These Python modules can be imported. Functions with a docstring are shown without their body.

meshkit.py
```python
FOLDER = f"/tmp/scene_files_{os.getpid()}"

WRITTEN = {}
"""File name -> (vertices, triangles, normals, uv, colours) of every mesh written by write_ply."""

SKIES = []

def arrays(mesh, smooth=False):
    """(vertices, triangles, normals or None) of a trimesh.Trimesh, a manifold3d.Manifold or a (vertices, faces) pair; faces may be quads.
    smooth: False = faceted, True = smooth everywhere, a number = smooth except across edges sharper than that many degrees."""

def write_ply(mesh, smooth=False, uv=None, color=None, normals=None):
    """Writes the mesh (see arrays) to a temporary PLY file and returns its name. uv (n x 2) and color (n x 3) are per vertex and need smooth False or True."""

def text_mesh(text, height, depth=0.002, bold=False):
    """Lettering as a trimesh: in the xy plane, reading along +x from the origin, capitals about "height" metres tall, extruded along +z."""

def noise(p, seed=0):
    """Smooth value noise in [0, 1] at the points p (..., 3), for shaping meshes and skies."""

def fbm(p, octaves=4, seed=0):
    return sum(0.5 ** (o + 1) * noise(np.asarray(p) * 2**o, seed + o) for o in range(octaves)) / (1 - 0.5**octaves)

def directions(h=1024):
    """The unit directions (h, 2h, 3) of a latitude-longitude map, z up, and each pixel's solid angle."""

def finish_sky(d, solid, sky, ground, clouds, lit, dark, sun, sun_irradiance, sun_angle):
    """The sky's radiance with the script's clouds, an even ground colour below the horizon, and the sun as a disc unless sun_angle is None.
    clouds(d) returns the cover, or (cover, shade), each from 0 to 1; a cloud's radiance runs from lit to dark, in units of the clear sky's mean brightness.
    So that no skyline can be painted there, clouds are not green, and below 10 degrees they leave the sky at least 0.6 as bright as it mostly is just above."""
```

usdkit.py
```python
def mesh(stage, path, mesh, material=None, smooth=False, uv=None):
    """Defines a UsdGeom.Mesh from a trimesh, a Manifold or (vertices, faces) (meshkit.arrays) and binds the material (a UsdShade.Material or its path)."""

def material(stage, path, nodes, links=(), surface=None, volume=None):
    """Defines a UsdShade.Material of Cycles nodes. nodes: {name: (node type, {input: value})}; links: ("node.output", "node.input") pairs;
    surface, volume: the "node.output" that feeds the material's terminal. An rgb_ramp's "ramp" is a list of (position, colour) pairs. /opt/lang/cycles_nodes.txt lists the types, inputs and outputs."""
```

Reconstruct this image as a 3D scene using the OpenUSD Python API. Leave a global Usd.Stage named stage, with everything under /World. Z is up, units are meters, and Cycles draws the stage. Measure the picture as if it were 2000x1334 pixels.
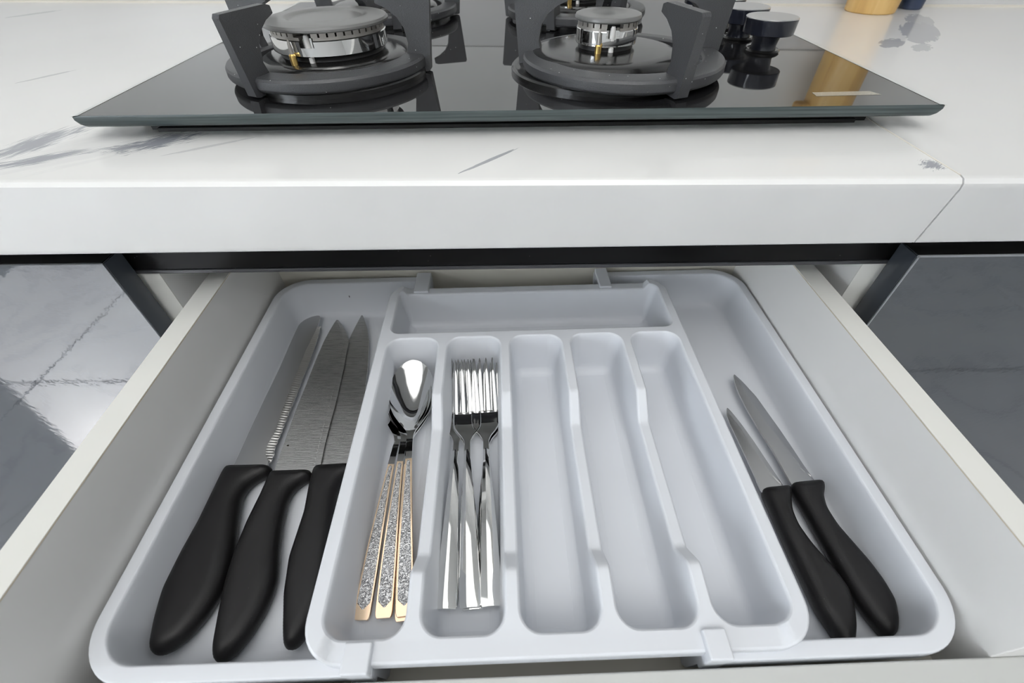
import math, re
import numpy as np, trimesh, shapely, usdkit
from shapely.geometry import Polygon, LineString, Point
from scipy.spatial import Delaunay
from pxr import Usd, UsdGeom, UsdLux, UsdShade, Gf, Sdf
import meshkit

stage = Usd.Stage.CreateInMemory()
UsdGeom.SetStageUpAxis(stage, UsdGeom.Tokens.z)
UsdGeom.SetStageMetersPerUnit(stage, 1.0)
UsdGeom.Xform.Define(stage, '/World')

# Heights below are written relative to the camera's eye; H is the eye's height above the kitchen floor.
H = 0.98
# ------------------------------------------------------------------ camera
cam = UsdGeom.Camera.Define(stage, '/World/camera')
R = [[9.99906854e-01, 1.36344707e-02, -6.20226047e-04], [-1.00593056e-02, 7.05479522e-01, -7.08658912e-01], [-9.22463240e-03, 7.08599142e-01, 7.05550963e-01]]
M = Gf.Matrix4d(1.0)
for i in range(3):
    for j in range(3):
        M[j, i] = R[i][j]
M.SetTranslateOnly(Gf.Vec3d(0, 0, H))
cam.AddTransformOp().Set(M)
cam.CreateHorizontalApertureAttr(36.0)
cam.CreateVerticalApertureAttr(36.0 * 1334 / 2000)
cam.CreateFocalLengthAttr(870.23 / 2000 * 36.0)
cam.CreateClippingRangeAttr(Gf.Vec2f(0.01, 100))
cam.CreateFStopAttr(9.0)
cam.CreateFocusDistanceAttr(0.33)
cam.CreateExposureAttr(-1.32)

# ------------------------------------------------------------------ lights: daylight through the window on the left, unseen overhead panel, added uplight fill
def rect_light(path, w, h, pos, rot, power, color):
    l = UsdLux.RectLight.Define(stage, path)
    l.CreateWidthAttr(w); l.CreateHeightAttr(h)
    l.CreateIntensityAttr(power); l.CreateColorAttr(Gf.Vec3f(*color))
    l.AddTranslateOp().Set(Gf.Vec3d(*pos)); l.AddRotateXYZOp().Set(Gf.Vec3f(*rot))
    return l
WIN_Y, WIN_Z = (-2.42, -1.00), (-0.15, 1.15)
sun = UsdLux.DistantLight.Define(stage, '/World/sun')             # falls through the window on the left, onto the floor
sun.CreateAngleAttr(0.3); sun.CreateNormalizeAttr(True); sun.CreateIntensityAttr(4.0); sun.CreateColorAttr(Gf.Vec3f(1.0, 0.98, 0.97))
SD = np.array([0.43 / 0.508 * 0.7071, 0.27 / 0.508 * 0.7071, -0.7071])
zx = -SD; xx = np.cross([0, 0, 1.0], zx); xx /= np.linalg.norm(xx); yx = np.cross(zx, xx)
SM = Gf.Matrix4d(1.0)
for i, a in enumerate((xx, yx, zx)):
    for j in range(3): SM[i, j] = float(a[j])
sun.AddTransformOp().Set(SM)
rect_light('/World/unseen_ceiling_lamp', 2.0, 2.0, (-0.35, -0.45, H + 1.36), (0, 0, 0), 2.3, (1.0, 0.99, 0.97))  # out of view, placed to light worktop and tray from above
rect_light('/World/added_uplight_fill', 1.0, 1.0, (0.15, -1.20, H + 1.38), (180, 0, 0), 16.0, (1.0, 0.99, 0.97))  # added fill aimed upward, brightens the ceiling and the front wall
sky = UsdLux.DomeLight.Define(stage, '/World/sky')
sky.CreateIntensityAttr(9.0); sky.CreateColorAttr(Gf.Vec3f(0.88, 0.94, 1.0))

# ------------------------------------------------------------------ materials
LK = '/World/Looks/'
def mat(name, nodes, links=(), surface='p.BSDF'):
    return usdkit.material(stage, LK + name, nodes, links, surface=surface)
def pm(name, color, rough=0.5, **kw):
    return mat(name, {'p': ('principled_bsdf', dict(base_color=color, roughness=rough, **kw))})

def marble(name, veins, base=(0.88, 0.88, 0.865), rough=0.16):
    """Glossy white stone; every vein is a patch with a place, a size and a direction of its own."""
    n = {'g': ('geometry', {}), 'p': ('principled_bsdf', dict(roughness=rough, specular_ior_level=0.45)),
         'cn': ('noise_texture', dict(scale=5.0, detail=3.0)), 'cr': ('rgb_ramp', {'ramp': [(0.3, tuple(c * 0.97 for c in base)), (0.7, base)]})}
    k = [('g.position', 'cn.vector'), ('cn.fac', 'cr.fac')]
    last = None
    for i, (cx, cy, lx, ly, ang, amount, sc) in enumerate(veins):
        a = f'v{i}'
        n[a + 'm'] = ('mapping', dict(mapping_type='texture', location=(cx, cy, H - 0.118), rotation=(0, 0, math.radians(ang)), scale=(lx, ly, 0.12)))
        n[a + 'g'] = ('gradient_texture', dict(gradient_type='spherical'))
        n[a + 'b'] = ('mapping', dict(scale=(1.0, 1.0 if sc < 0 else 3.2, 1.0), rotation=(0, 0, 0.0 if sc < 0 else 0.22)))
        n[a + 'n'] = ('noise_texture', dict(scale=abs(sc), detail=5.0, roughness=0.62, distortion=0.9))
        n[a + 'a'] = ('math', dict(math_type='multiply_add', value2=0.50, value3=-0.44 if sc > 0 else -0.25))
        n[a + 's'] = ('math', dict(math_type='add'))
        n[a + 'r'] = ('map_range', dict(range_type='smoothstep', from_min=0.20 if sc > 0 else 0.25, from_max=0.40 if sc > 0 else 0.31, to_min=0.0, to_max=amount, clamp=True))
        n[a + 'q'] = ('math', dict(math_type='multiply', value2=2.2))
        k += [('g.position', a + 'm.vector'), (a + 'm.vector', a + 'g.vector'), (a + 'm.vector', a + 'b.vector'), (a + 'b.vector', a + 'n.vector'), (a + 'g.fac', a + 'a.value1'),
              (a + 'a.value', a + 's.value1'), (a + 'n.fac', a + 's.value2'), (a + 's.value', a + 'r.value')]
        n[a + 'k'] = ('math', dict(math_type='greater_than', value2=0.01))
        n[a + 'x'] = ('math', dict(math_type='multiply'))
        k += [(a + 'g.fac', a + 'k.value1'), (a + 'k.value', a + 'x.value1'), (a + 'r.result', a + 'x.value2')]
        if last:
            n[a + 'o'] = ('math', dict(math_type='maximum'))
            k += [(last, a + 'o.value1'), (a + 'x.value', a + 'o.value2')]
            last = a + 'o.value'
        else:
            last = a + 'x.value'
    n['mx'] = ('mix', dict(color2=(0.20, 0.215, 0.26)))
    k += [('cr.color', 'mx.color1'), ('mx.color', 'p.base_color')]
    if last:
        k.append((last, 'mx.fac'))
    else:
        n['mx'][1]['fac'] = 0.0
    return mat(name, n, k)

# veins: centre x, y, half length, half width, direction, darkness, grain
M_TOP = marble('white_marble', [
    (-0.331, 0.322, 0.060, 0.022, 70, 0.75, 2.6), (-0.306, 0.295, 0.055, 0.012, 30, 0.8, 2.2),
    (-0.244, 0.322, 0.040, 0.020, 38, 0.85, 2.8), (-0.262, 0.312, 0.020, 0.012, 20, 0.7, 2.6),
    (-0.012, 0.284, 0.028, 0.0017, 46, 0.65, -1.0), (-0.447, 0.493, 0.028, 0.0030, 60, 0.35, -1.2),
    (-0.720, 0.842, 0.040, 0.007, 58, 0.3, -1.2), (0.260, 0.268, 0.014, 0.0095, 40, 0.8, 2.2),
    (-0.29, 0.305, 0.09, 0.040, 35, 0.10, 1.0), (-0.205, 0.312, 0.03, 0.0022, 32, 0.25, -1.6)])
M_TOP2 = marble('white_marble_joined', [
    (0.496, 0.640, 0.075, 0.0215, 58, 0.55, -1.0), (0.540, 0.705, 0.050, 0.017, 62, 0.48, -1.4), (0.428, 0.582, 0.030, 0.0125, 48, 0.60, -1.4),
    (0.447, 0.560, 0.024, 0.0100, 50, 0.42, -2.0)], base=(0.83, 0.83, 0.82))
M_TOPEDGE = mat('shaded_marble_edge', {'g': ('geometry', {}), 'n': ('noise_texture', dict(scale=14.0, detail=4.0)), 'r': ('rgb_ramp', {'ramp': [(0.3, (0.70, 0.70, 0.69)), (0.7, (0.74, 0.74, 0.73))]}),
    'p': ('principled_bsdf', dict(roughness=0.42, specular_ior_level=0.25))}, [('g.position', 'n.vector'), ('n.fac', 'r.fac'), ('r.color', 'p.base_color')])  # same stone as the top, its front shade put into a darker colour
M_UPSTAND = marble('upstand_marble', [(-0.25, 0.80, 0.12, 0.10, 20, 0.5, 2.0)], base=(0.70, 0.70, 0.70))
M_WALL = pm('white_wall_paint', (0.82, 0.82, 0.81), 0.6)
M_WALLTILE = pm('white_wall_tile', (0.80, 0.80, 0.79), 0.25)
M_CEIL = pm('ceiling_paint', (0.88, 0.88, 0.87), 0.7)
M_FLOORT = mat('pale_floor_tile', {'g': ('geometry', {}), 'n': ('noise_texture', dict(scale=2.2, detail=6.0, distortion=1.5)),
    'r': ('rgb_ramp', {'ramp': [(0.40, (0.74, 0.76, 0.80)), (0.48, (0.71, 0.73, 0.77)), (0.50, (0.62, 0.635, 0.68)), (0.52, (0.71, 0.73, 0.77)), (0.65, (0.76, 0.78, 0.81))]}),
    'p': ('principled_bsdf', dict(roughness=0.25))}, [('g.position', 'n.vector'), ('n.fac', 'r.fac'), ('r.color', 'p.base_color')])
M_GROUT = pm('tile_grout', (0.60, 0.59, 0.58), 0.9)
M_CREAM = pm('cream_sealant', (0.78, 0.74, 0.66), 0.4)
M_DOOR = mat('dark_grey_gloss_board', {'g': ('geometry', {}), 'n': ('noise_texture', dict(scale=160.0, detail=2.0)), 'b': ('bump', dict(strength=0.018, distance=0.002)),
    'p': ('principled_bsdf', dict(base_color=(0.020, 0.026, 0.034), roughness=0.025, ior=2.15))},
    [('g.position', 'n.vector'), ('n.fac', 'b.height'), ('b.normal', 'p.normal')])
M_DOOREDGE = pm('dark_grey_edging', (0.045, 0.052, 0.062), 0.22)
M_ARRIS = pm('worn_grey_arris', (0.30, 0.31, 0.33), 0.4)
M_LAM = mat('white_laminate', {'g': ('geometry', {}), 'n': ('noise_texture', dict(scale=9.0, detail=4.0)), 'r': ('rgb_ramp', {'ramp': [(0.3, (0.83, 0.825, 0.805)), (0.7, (0.87, 0.865, 0.85))]}),
    'p': ('principled_bsdf', dict(roughness=0.38))}, [('g.position', 'n.vector'), ('n.fac', 'r.fac'), ('r.color', 'p.base_color')])
M_FRONT = pm('pale_grey_front_board', (0.60, 0.61, 0.595), 0.4)
M_LAMEDGE = pm('white_edge_band', (0.80, 0.80, 0.76), 0.3)
M_GLUE = pm('yellowed_glue_line', (0.62, 0.54, 0.42), 0.6)
M_BEIGE = pm('beige_board', (0.82, 0.79, 0.70), 0.5)
M_RAIL = mat('black_gloss_rail', {'g': ('geometry', {}), 'v': ('voronoi_texture', dict(scale=150.0)), 'c': ('map_range', dict(from_min=0.045, from_max=0.02, to_min=0.0, to_max=0.5, clamp=True)),
    'mx': ('mix', dict(color1=(0.006, 0.006, 0.006), color2=(0.45, 0.45, 0.45))), 'p': ('principled_bsdf', dict(roughness=0.3, specular_ior_level=0.15))},
    [('g.position', 'v.vector'), ('v.distance', 'c.value'), ('c.result', 'mx.fac'), ('mx.color', 'p.base_color')])
M_RAILLIP = pm('dark_rail_lip', (0.05, 0.05, 0.055), 0.3)
M_PLASTIC = pm('white_tray_plastic', (0.75, 0.775, 0.82), 0.42, specular_ior_level=0.3)
M_HANDLE = mat('black_soft_plastic', {'g': ('geometry', {}), 'v': ('voronoi_texture', dict(scale=210.0)), 'c': ('map_range', dict(from_min=0.04, from_max=0.015, to_min=0.0, to_max=0.35, clamp=True)),
    'mx': ('mix', dict(color1=(0.009, 0.0085, 0.009), color2=(0.4, 0.4, 0.4))), 'n': ('noise_texture', dict(scale=900.0)), 'b': ('bump', dict(strength=0.12, distance=0.0004)),
    'p': ('principled_bsdf', dict(roughness=0.46, specular_ior_level=0.35))},
    [('g.position', 'v.vector'), ('v.distance', 'c.value'), ('c.result', 'mx.fac'), ('mx.color', 'p.base_color'), ('g.position', 'n.vector'), ('n.fac', 'b.height'), ('b.normal', 'p.normal')])
def steel(name, color, rough, sx=0, sy=0, ang=0, strength=0.0):
    n = {'p': ('principled_bsdf', dict(base_color=color, metallic=1.0, roughness=rough))}
    k = []
    if strength:
        n.update({'g': ('geometry', {}), 'm': ('mapping', dict(mapping_type='texture', rotation=(0, 0, math.radians(ang)), scale=(sx, sy, 1.0))),
                  'n': ('noise_texture', dict(scale=1.0, detail=4.0, roughness=0.7)), 'b': ('bump', dict(strength=strength, distance=0.0006)),
                  'r': ('map_range', dict(from_min=0.3, from_max=0.7, to_min=rough * 0.75, to_max=rough * 1.3, clamp=True))})
        k = [('g.position', 'm.vector'), ('m.vector', 'n.vector'), ('n.fac', 'b.height'), ('b.normal', 'p.normal'), ('n.fac', 'r.value'), ('r.result', 'p.roughness')]
    return mat(name, n, k)
M_BRUSH = steel('brushed_blade_steel', (0.52, 0.52, 0.515), 0.34, 0.012, 0.0006, 0, 0.35)
M_SATIN = steel('satin_blade_steel', (0.56, 0.56, 0.56), 0.30)
M_EDGE = steel('ground_edge_steel', (0.50, 0.50, 0.50), 0.26)
M_RIDGE = steel('ridged_edge_steel', (0.80, 0.79, 0.77), 0.32)
M_CHROME = steel('polished_steel', (0.80, 0.80, 0.79), 0.045)
M_GOLD = steel('pale_rose_gold', (0.86, 0.66, 0.47), 0.2)
M_HAMMER = mat('hammered_silver_pattern', {'t': ('texture_coordinate', {}), 'n': ('noise_texture', dict(scale=620.0, detail=1.0, distortion=2.2)),
    'r': ('rgb_ramp', {'ramp': [(0.36, (0.22, 0.22, 0.23)), (0.48, (0.62, 0.62, 0.63)), (0.58, (0.86, 0.86, 0.86))]}), 'b': ('bump', dict(strength=0.9, distance=0.0009)),
    'p': ('principled_bsdf', dict(metallic=1.0, roughness=0.3))},
    [('t.object', 'n.vector'), ('n.fac', 'r.fac'), ('r.color', 'p.base_color'), ('n.fac', 'b.height'), ('b.normal', 'p.normal')])
M_IRON = mat('dusty_cast_iron', {'g': ('geometry', {}), 'n': ('noise_texture', dict(scale=1300.0, detail=2.0)), 'b': ('bump', dict(strength=0.35, distance=0.0006)),
    'v': ('voronoi_texture', dict(scale=150.0)), 'c': ('map_range', dict(from_min=0.065, from_max=0.04, to_min=0.0, to_max=1.0, clamp=True)),
    'mx': ('mix', dict(color1=(0.046, 0.047, 0.051), color2=(0.8, 0.8, 0.8))), 'p': ('principled_bsdf', dict(roughness=0.42, specular_ior_level=0.7))},
    [('g.position', 'n.vector'), ('n.fac', 'b.height'), ('b.normal', 'p.normal'), ('g.position', 'v.vector'), ('v.distance', 'c.value'), ('c.result', 'mx.fac'), ('mx.color', 'p.base_color')])
M_GLASS = pm('black_hob_glass', (0.012, 0.012, 0.013), 0.015, ior=2.4)
M_GLASSEDGE = mat('green_grey_glass_edge', {'g': ('geometry', {}), 'm': ('mapping', dict(scale=(14.0, 14.0, 900.0))), 'n': ('noise_texture', dict(scale=1.0, detail=4.0)),
    'r': ('rgb_ramp', {'ramp': [(0.3, (0.030, 0.044, 0.044)), (0.7, (0.085, 0.105, 0.106))]}), 'p': ('principled_bsdf', dict(roughness=0.3))},
    [('g.position', 'm.vector'), ('m.vector', 'n.vector'), ('n.fac', 'r.fac'), ('r.color', 'p.base_color')])
M_GLASSSIDE = pm('ground_glass_bevel', (0.62, 0.64, 0.63), 0.3)
M_BASE = pm('black_base_paint', (0.008, 0.008, 0.008), 0.5)
M_ENAMEL = pm('black_enamel', (0.012, 0.012, 0.012), 0.16)
M_CAP = pm('matt_grey_enamel', (0.15, 0.15, 0.146), 0.3, specular_ior_level=0.8)
M_ALU = pm('cast_aluminium', (0.42, 0.40, 0.37), 0.42, metallic=0.6)
M_BRASS = steel('brass', (0.85, 0.58, 0.20), 0.25)
M_CERAMIC = pm('white_ceramic', (0.82, 0.81, 0.79), 0.3)
M_KNOB = pm('gloss_navy_black_knob', (0.014, 0.016, 0.024), 0.12)
M_KNOBTOP = steel('spun_aluminium', (0.60, 0.60, 0.60), 0.28)
M_STICK = mat('clear_sticker', {'a': ('transparent_bsdf', {}), 'p': ('principled_bsdf', dict(base_color=(0.72, 0.68, 0.58), roughness=0.25)), 'x': ('mix_closure', dict(fac=0.42))},
    [('a.BSDF', 'x.closure1'), ('p.BSDF', 'x.closure2')], surface='x.closure')
M_WOOD = mat('yellow_wood', {'g': ('geometry', {}), 'm': ('mapping', dict(scale=(60.0, 60.0, 3.0))), 'n': ('noise_texture', dict(scale=1.0, detail=4.0, distortion=0.6)),
    'r': ('rgb_ramp', {'ramp': [(0.25, (0.50, 0.28, 0.09)), (0.5, (0.68, 0.43, 0.15)), (0.75, (0.76, 0.52, 0.22))]}), 'p': ('principled_bsdf', dict(roughness=0.4))},
    [('g.position', 'm.vector'), ('m.vector', 'n.vector'), ('n.fac', 'r.fac'), ('r.color', 'p.base_color')])
M_NAVY = pm('navy_plastic', (0.03, 0.045, 0.09), 0.3)
M_CRUMB = pm('dark_crumb', (0.02, 0.016, 0.014), 0.8)
M_MAT = pm('dark_floor_mat', (0.06, 0.07, 0.085), 0.8)
M_FRAME = pm('white_window_frame', (0.85, 0.85, 0.85), 0.4)
M_LAMPGLOW = mat('lamp_diffuser', {'e': ('emission', dict(color=(1.0, 0.98, 0.95), strength=6.0))}, surface='e.emission')
M_PANE = mat('window_pane', {'a': ('transparent_bsdf', {}), 'b': ('glossy_bsdf', dict(color=(1, 1, 1), roughness=0.02)), 'x': ('mix_closure', dict(fac=0.06))},
    [('a.BSDF', 'x.closure1'), ('b.BSDF', 'x.closure2')], surface='x.closure')

# ------------------------------------------------------------------ builders
used = {}
def numbered(path):
    k = used.get(path, 0); used[path] = k + 1
    return path if k == 0 else f'{path}_{k:03d}'
class Node:
    def __init__(self, path, loc): self.path, self.loc, self.prim = path, np.asarray(loc, float), stage.GetPrimAtPath(path)
def tag(prim, label=None, cat=None, group=None, kind=None):
    for k, v in (('label', label), ('category', cat), ('group', group), ('kind', kind)):
        if v: prim.SetCustomDataByKey(k, v)
def thing(name, label, cat, loc=(0, 0, 0), group=None, kind=None):
    """An Xform at the thing's base; loc in eye-relative heights."""
    path = numbered('/World/' + name)
    x = UsdGeom.Xform.Define(stage, path)
    x.AddTranslateOp().Set(Gf.Vec3d(loc[0], loc[1], loc[2] + H))
    tag(x.GetPrim(), label, cat, group, kind)
    return Node(path, loc)
def obj(name, mesh, material, parent=None, smooth=35, label=None, cat=None, kind=None):
    """One Mesh; mesh in eye-relative coordinates, stored relative to its thing's base."""
    m = mesh if isinstance(mesh, trimesh.Trimesh) else trimesh.Trimesh(*mesh, process=False)
    m = m.copy()
    if parent is None:
        base = np.array([*m.bounds.mean(0)[:2], m.bounds[0, 2]])
        path = numbered('/World/' + name)
    else:
        base = parent.loc; path = numbered(parent.path + '/' + name)
    m.apply_translation(-base)
    p = usdkit.mesh(stage, path, m, material, smooth=smooth)
    if parent is None:
        p.AddTranslateOp().Set(Gf.Vec3d(base[0], base[1], base[2] + H))
    tag(p.GetPrim(), label, cat, None, kind)
    return Node(path, base)
def struct(name, mesh, material, smooth=False): return obj(name, mesh, material, smooth=smooth, kind='structure')

def box(x0, x1, y0, y1, z0, z1):
    return trimesh.creation.box([x1 - x0, y1 - y0, z1 - z0], trimesh.transformations.translation_matrix([(x0 + x1) / 2, (y0 + y1) / 2, (z0 + z1) / 2]))
def rbox(x0, x1, y0, y1, z0, z1, r=0.001, n=3):
    """A box with rounded edges."""
    import manifold3d as m3
    s = m3.Manifold.sphere(r, 4 * n)
    pts = [s.translate([x, y, z]) for x in (x0 + r, x1 - r) for y in (y0 + r, y1 - r) for z in (z0 + r, z1 - r)]
    m = m3.Manifold.batch_hull(pts).to_mesh()
    return trimesh.Trimesh(m.vert_properties[:, :3], m.tri_verts)
def join(*ms): return trimesh.util.concatenate([m for m in ms])
def lathe(profile, c, n=64):
    """profile: (r, z) pairs, bottom to top or any closed run; c: centre."""
    m = trimesh.creation.revolve(np.array(profile, float), sections=n)
    m.apply_translation([c[0], c[1], c[2] if len(c) > 2 else 0]); m.fix_normals()
    return m
def resample(pts, step, closed=True):
    p = np.asarray(pts, float)
    if closed: p = np.vstack([p, p[:1]])
    d = np.r_[0, np.cumsum(np.linalg.norm(np.diff(p, axis=0), axis=1))]
    n = max(3, int(d[-1] / step))
    s = np.linspace(0, d[-1], n, endpoint=not closed)
    return np.c_[np.interp(s, d, p[:, 0]), np.interp(s, d, p[:, 1])]
def spline(pts, step=0.001):
    """Smooth closed curve through traced points (light smoothing)."""
    p = resample(pts, step)
    k = np.exp(-0.5 * (np.arange(-6, 7) / 2.4) ** 2); k /= k.sum()
    return np.c_[[np.convolve(np.r_[p[-6:, i], p[:, i], p[:6, i]], k, 'valid') for i in (0, 1)]].T
def inside(poly, p): return shapely.contains_xy(poly, p[:, 0], p[:, 1])
def tri_poly(poly, ring_pts, extra):
    P = np.vstack([*ring_pts, extra]) if len(extra) else np.vstack(ring_pts)
    t = Delaunay(P).simplices
    c = P[t].mean(1)
    t = t[inside(poly, c)]
    a = P[t]
    area = (a[:, 1, 0] - a[:, 0, 0]) * (a[:, 2, 1] - a[:, 0, 1]) - (a[:, 2, 0] - a[:, 0, 0]) * (a[:, 1, 1] - a[:, 0, 1])
    t = np.where((area < 0)[:, None], t[:, ::-1], t)
    return P, t[np.abs(area) > 1e-12]
def grid_in(poly, step, margin):
    x0, y0, x1, y1 = poly.bounds
    g = np.stack(np.meshgrid(np.arange(x0, x1, step), np.arange(y0, y1, step)), -1).reshape(-1, 2)
    g[:, 0] += (np.floor((g[:, 1] - y0) / step) % 2) * step / 2
    q = poly.buffer(-margin)
    return g[inside(q, g)] if not q.is_empty else g[:0]
def slab(outline, ztop, zbot, step=0.0015, rings=(), extra=None, bstep=None):
    """Solid between zbot(points, dist) and ztop(points, dist) over an outline; both meet it at its rim."""
    b = resample(outline, bstep or step)
    poly = Polygon(b).buffer(0)
    pts = [grid_in(poly, step, max([0, *rings]) + step * 0.6)]
    for d in rings:
        q = poly.buffer(-d)
        for g in getattr(q, 'geoms', [q]):
            if not g.is_empty: pts.append(resample(np.array(g.exterior.coords)[:-1], step))
    if extra is not None: pts.append(extra[inside(poly.buffer(-step * 0.2), extra)])
    P, t = tri_poly(poly, [b], np.vstack(pts))
    ring = poly.exterior
    d = np.asarray(shapely.distance(shapely.points(P), ring)); d[:len(b)] = 0
    n = len(P)
    V = np.vstack([np.c_[P, ztop(P, d)], np.c_[P, zbot(P, d)]])
    i = np.arange(len(b)); j = np.roll(i, -1)
    sgn = 1 if Polygon(b).exterior.is_ccw else -1
    side = np.vstack([np.c_[i, i + n, j], np.c_[j, i + n, j + n]])[:, ::sgn]
    F = np.vstack([t, t[:, ::-1] + n, side])
    m = trimesh.Trimesh(V, F, process=False); m.merge_vertices(); m.update_faces(m.nondegenerate_faces())
    return m
def pillow(outline, zmid, up, down, rad, step=0.002):
    rings = [rad * (1 - math.cos(a)) for a in np.radians((18, 32, 46, 60, 75, 90))]
    f = lambda d: np.sqrt(np.clip(1 - (1 - np.minimum(d / rad, 1)) ** 2, 0, 1))
    return slab(outline, lambda P, d: zmid + up * f(d), lambda P, d: zmid - down * f(d), step, rings)

# ------------------------------------------------------------------ the room
X0, X1, Y0, YB, ZF, ZC = -2.6, 2.3, -2.6, 0.812, -H, 1.70
struct('ceiling', box(X0 - .1, X1 + .1, Y0 - .1, YB + .5, ZC, ZC + 0.1), M_CEIL)
struct('wall_right', box(X1, X1 + .1, Y0 - .1, YB + .5, ZF - .06, ZC), M_WALL)
struct('wall_front', box(X0 - .1, X1, Y0 - .1, Y0, ZF - .06, ZC), M_WALL)
wy0, wy1 = WIN_Y; wz0, wz1 = WIN_Z
struct('wall_left', join(box(X0 - .1, X0, Y0, wy0, ZF - .06, ZC), box(X0 - .1, X0, wy1, YB + .5, ZF - .06, ZC), box(X0 - .1, X0, wy0, wy1, ZF - .06, wz0), box(X0 - .1, X0, wy0, wy1, wz1, ZC)), M_WALL)
w1 = thing('window_1', None, None, (X0 - .05, (wy0 + wy1) / 2, wz0), kind='structure')
ym = (wy0 + wy1) / 2
obj('window_frame', join(*[box(X0 - .08, X0 - .03, a, b, c, d) for a, b, c, d in ((wy0, wy1, wz0, wz0 + .05), (wy0, wy1, wz1 - .05, wz1), (wy0, wy0 + .05, wz0 + .05, wz1 - .05), (wy1 - .05, wy1, wz0 + .05, wz1 - .05), (ym - .03, ym + .03, wz0 + .05, wz1 - .05))]), M_FRAME, w1, False)
for a, b in ((wy0 + .05, ym - .03), (ym + .03, wy1 - .05)):
    obj('pane', box(X0 - .058, X0 - .052, a, b, wz0 + .05, wz1 - .05), M_PANE, w1, False)
fl = thing('floor', None, None, (0, -1.0, ZF), kind='structure')
obj('screed', box(X0, X1, Y0, YB + .4, ZF - .06, ZF - .006), M_GROUT, fl, False)
for i in range(8):
    for j in range(7):
        x, y = X0 + .003 + i * .6125, Y0 + .003 + j * .57
        obj('tile', rbox(x, x + .6085, y, y + .566, ZF - .012, ZF, .0015, 1), M_FLOORT, fl, False)
wb = thing('wall_back', None, None, (0, YB, ZF), kind='structure')
WS, WI = -.107, .871                                                # the back wall does not run quite square to the worktop's front
def yw(x): return WI + WS * x
def Wl(m):
    m = m.copy(); a = math.atan(WS); v = m.vertices
    m.vertices = np.c_[v[:, 0] * math.cos(a) - v[:, 1] * math.sin(a), WI + v[:, 0] * math.sin(a) + v[:, 1] * math.cos(a), v[:, 2]]
    return m
obj('wall_core', Wl(box(-2.8, 2.5, .002, .10, ZF, ZC)), M_WALL, wb, False)
for x0, x1 in ((-2.6, .6062), (.6086, 2.3)):
    obj('tile', Wl(rbox(x0, x1, -.004, .009, -.1175, -.0290, .001, 1)), M_UPSTAND, wb, False)
for x0, x1 in ((-2.6, -1.194), (-1.1925, 1.3068), (1.3082, 2.3)):
    for r in range(3):
        obj('tile', Wl(rbox(x0, x1, -.001, .009, -.0275 + r * .401, .372 + r * .401, .001, 1)), M_WALLTILE, wb, False)
obj('sealant', Wl(box(-1.8, 1.8, -.0060, -.003, -.119, -.1155)), M_CREAM, wb, False)

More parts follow.
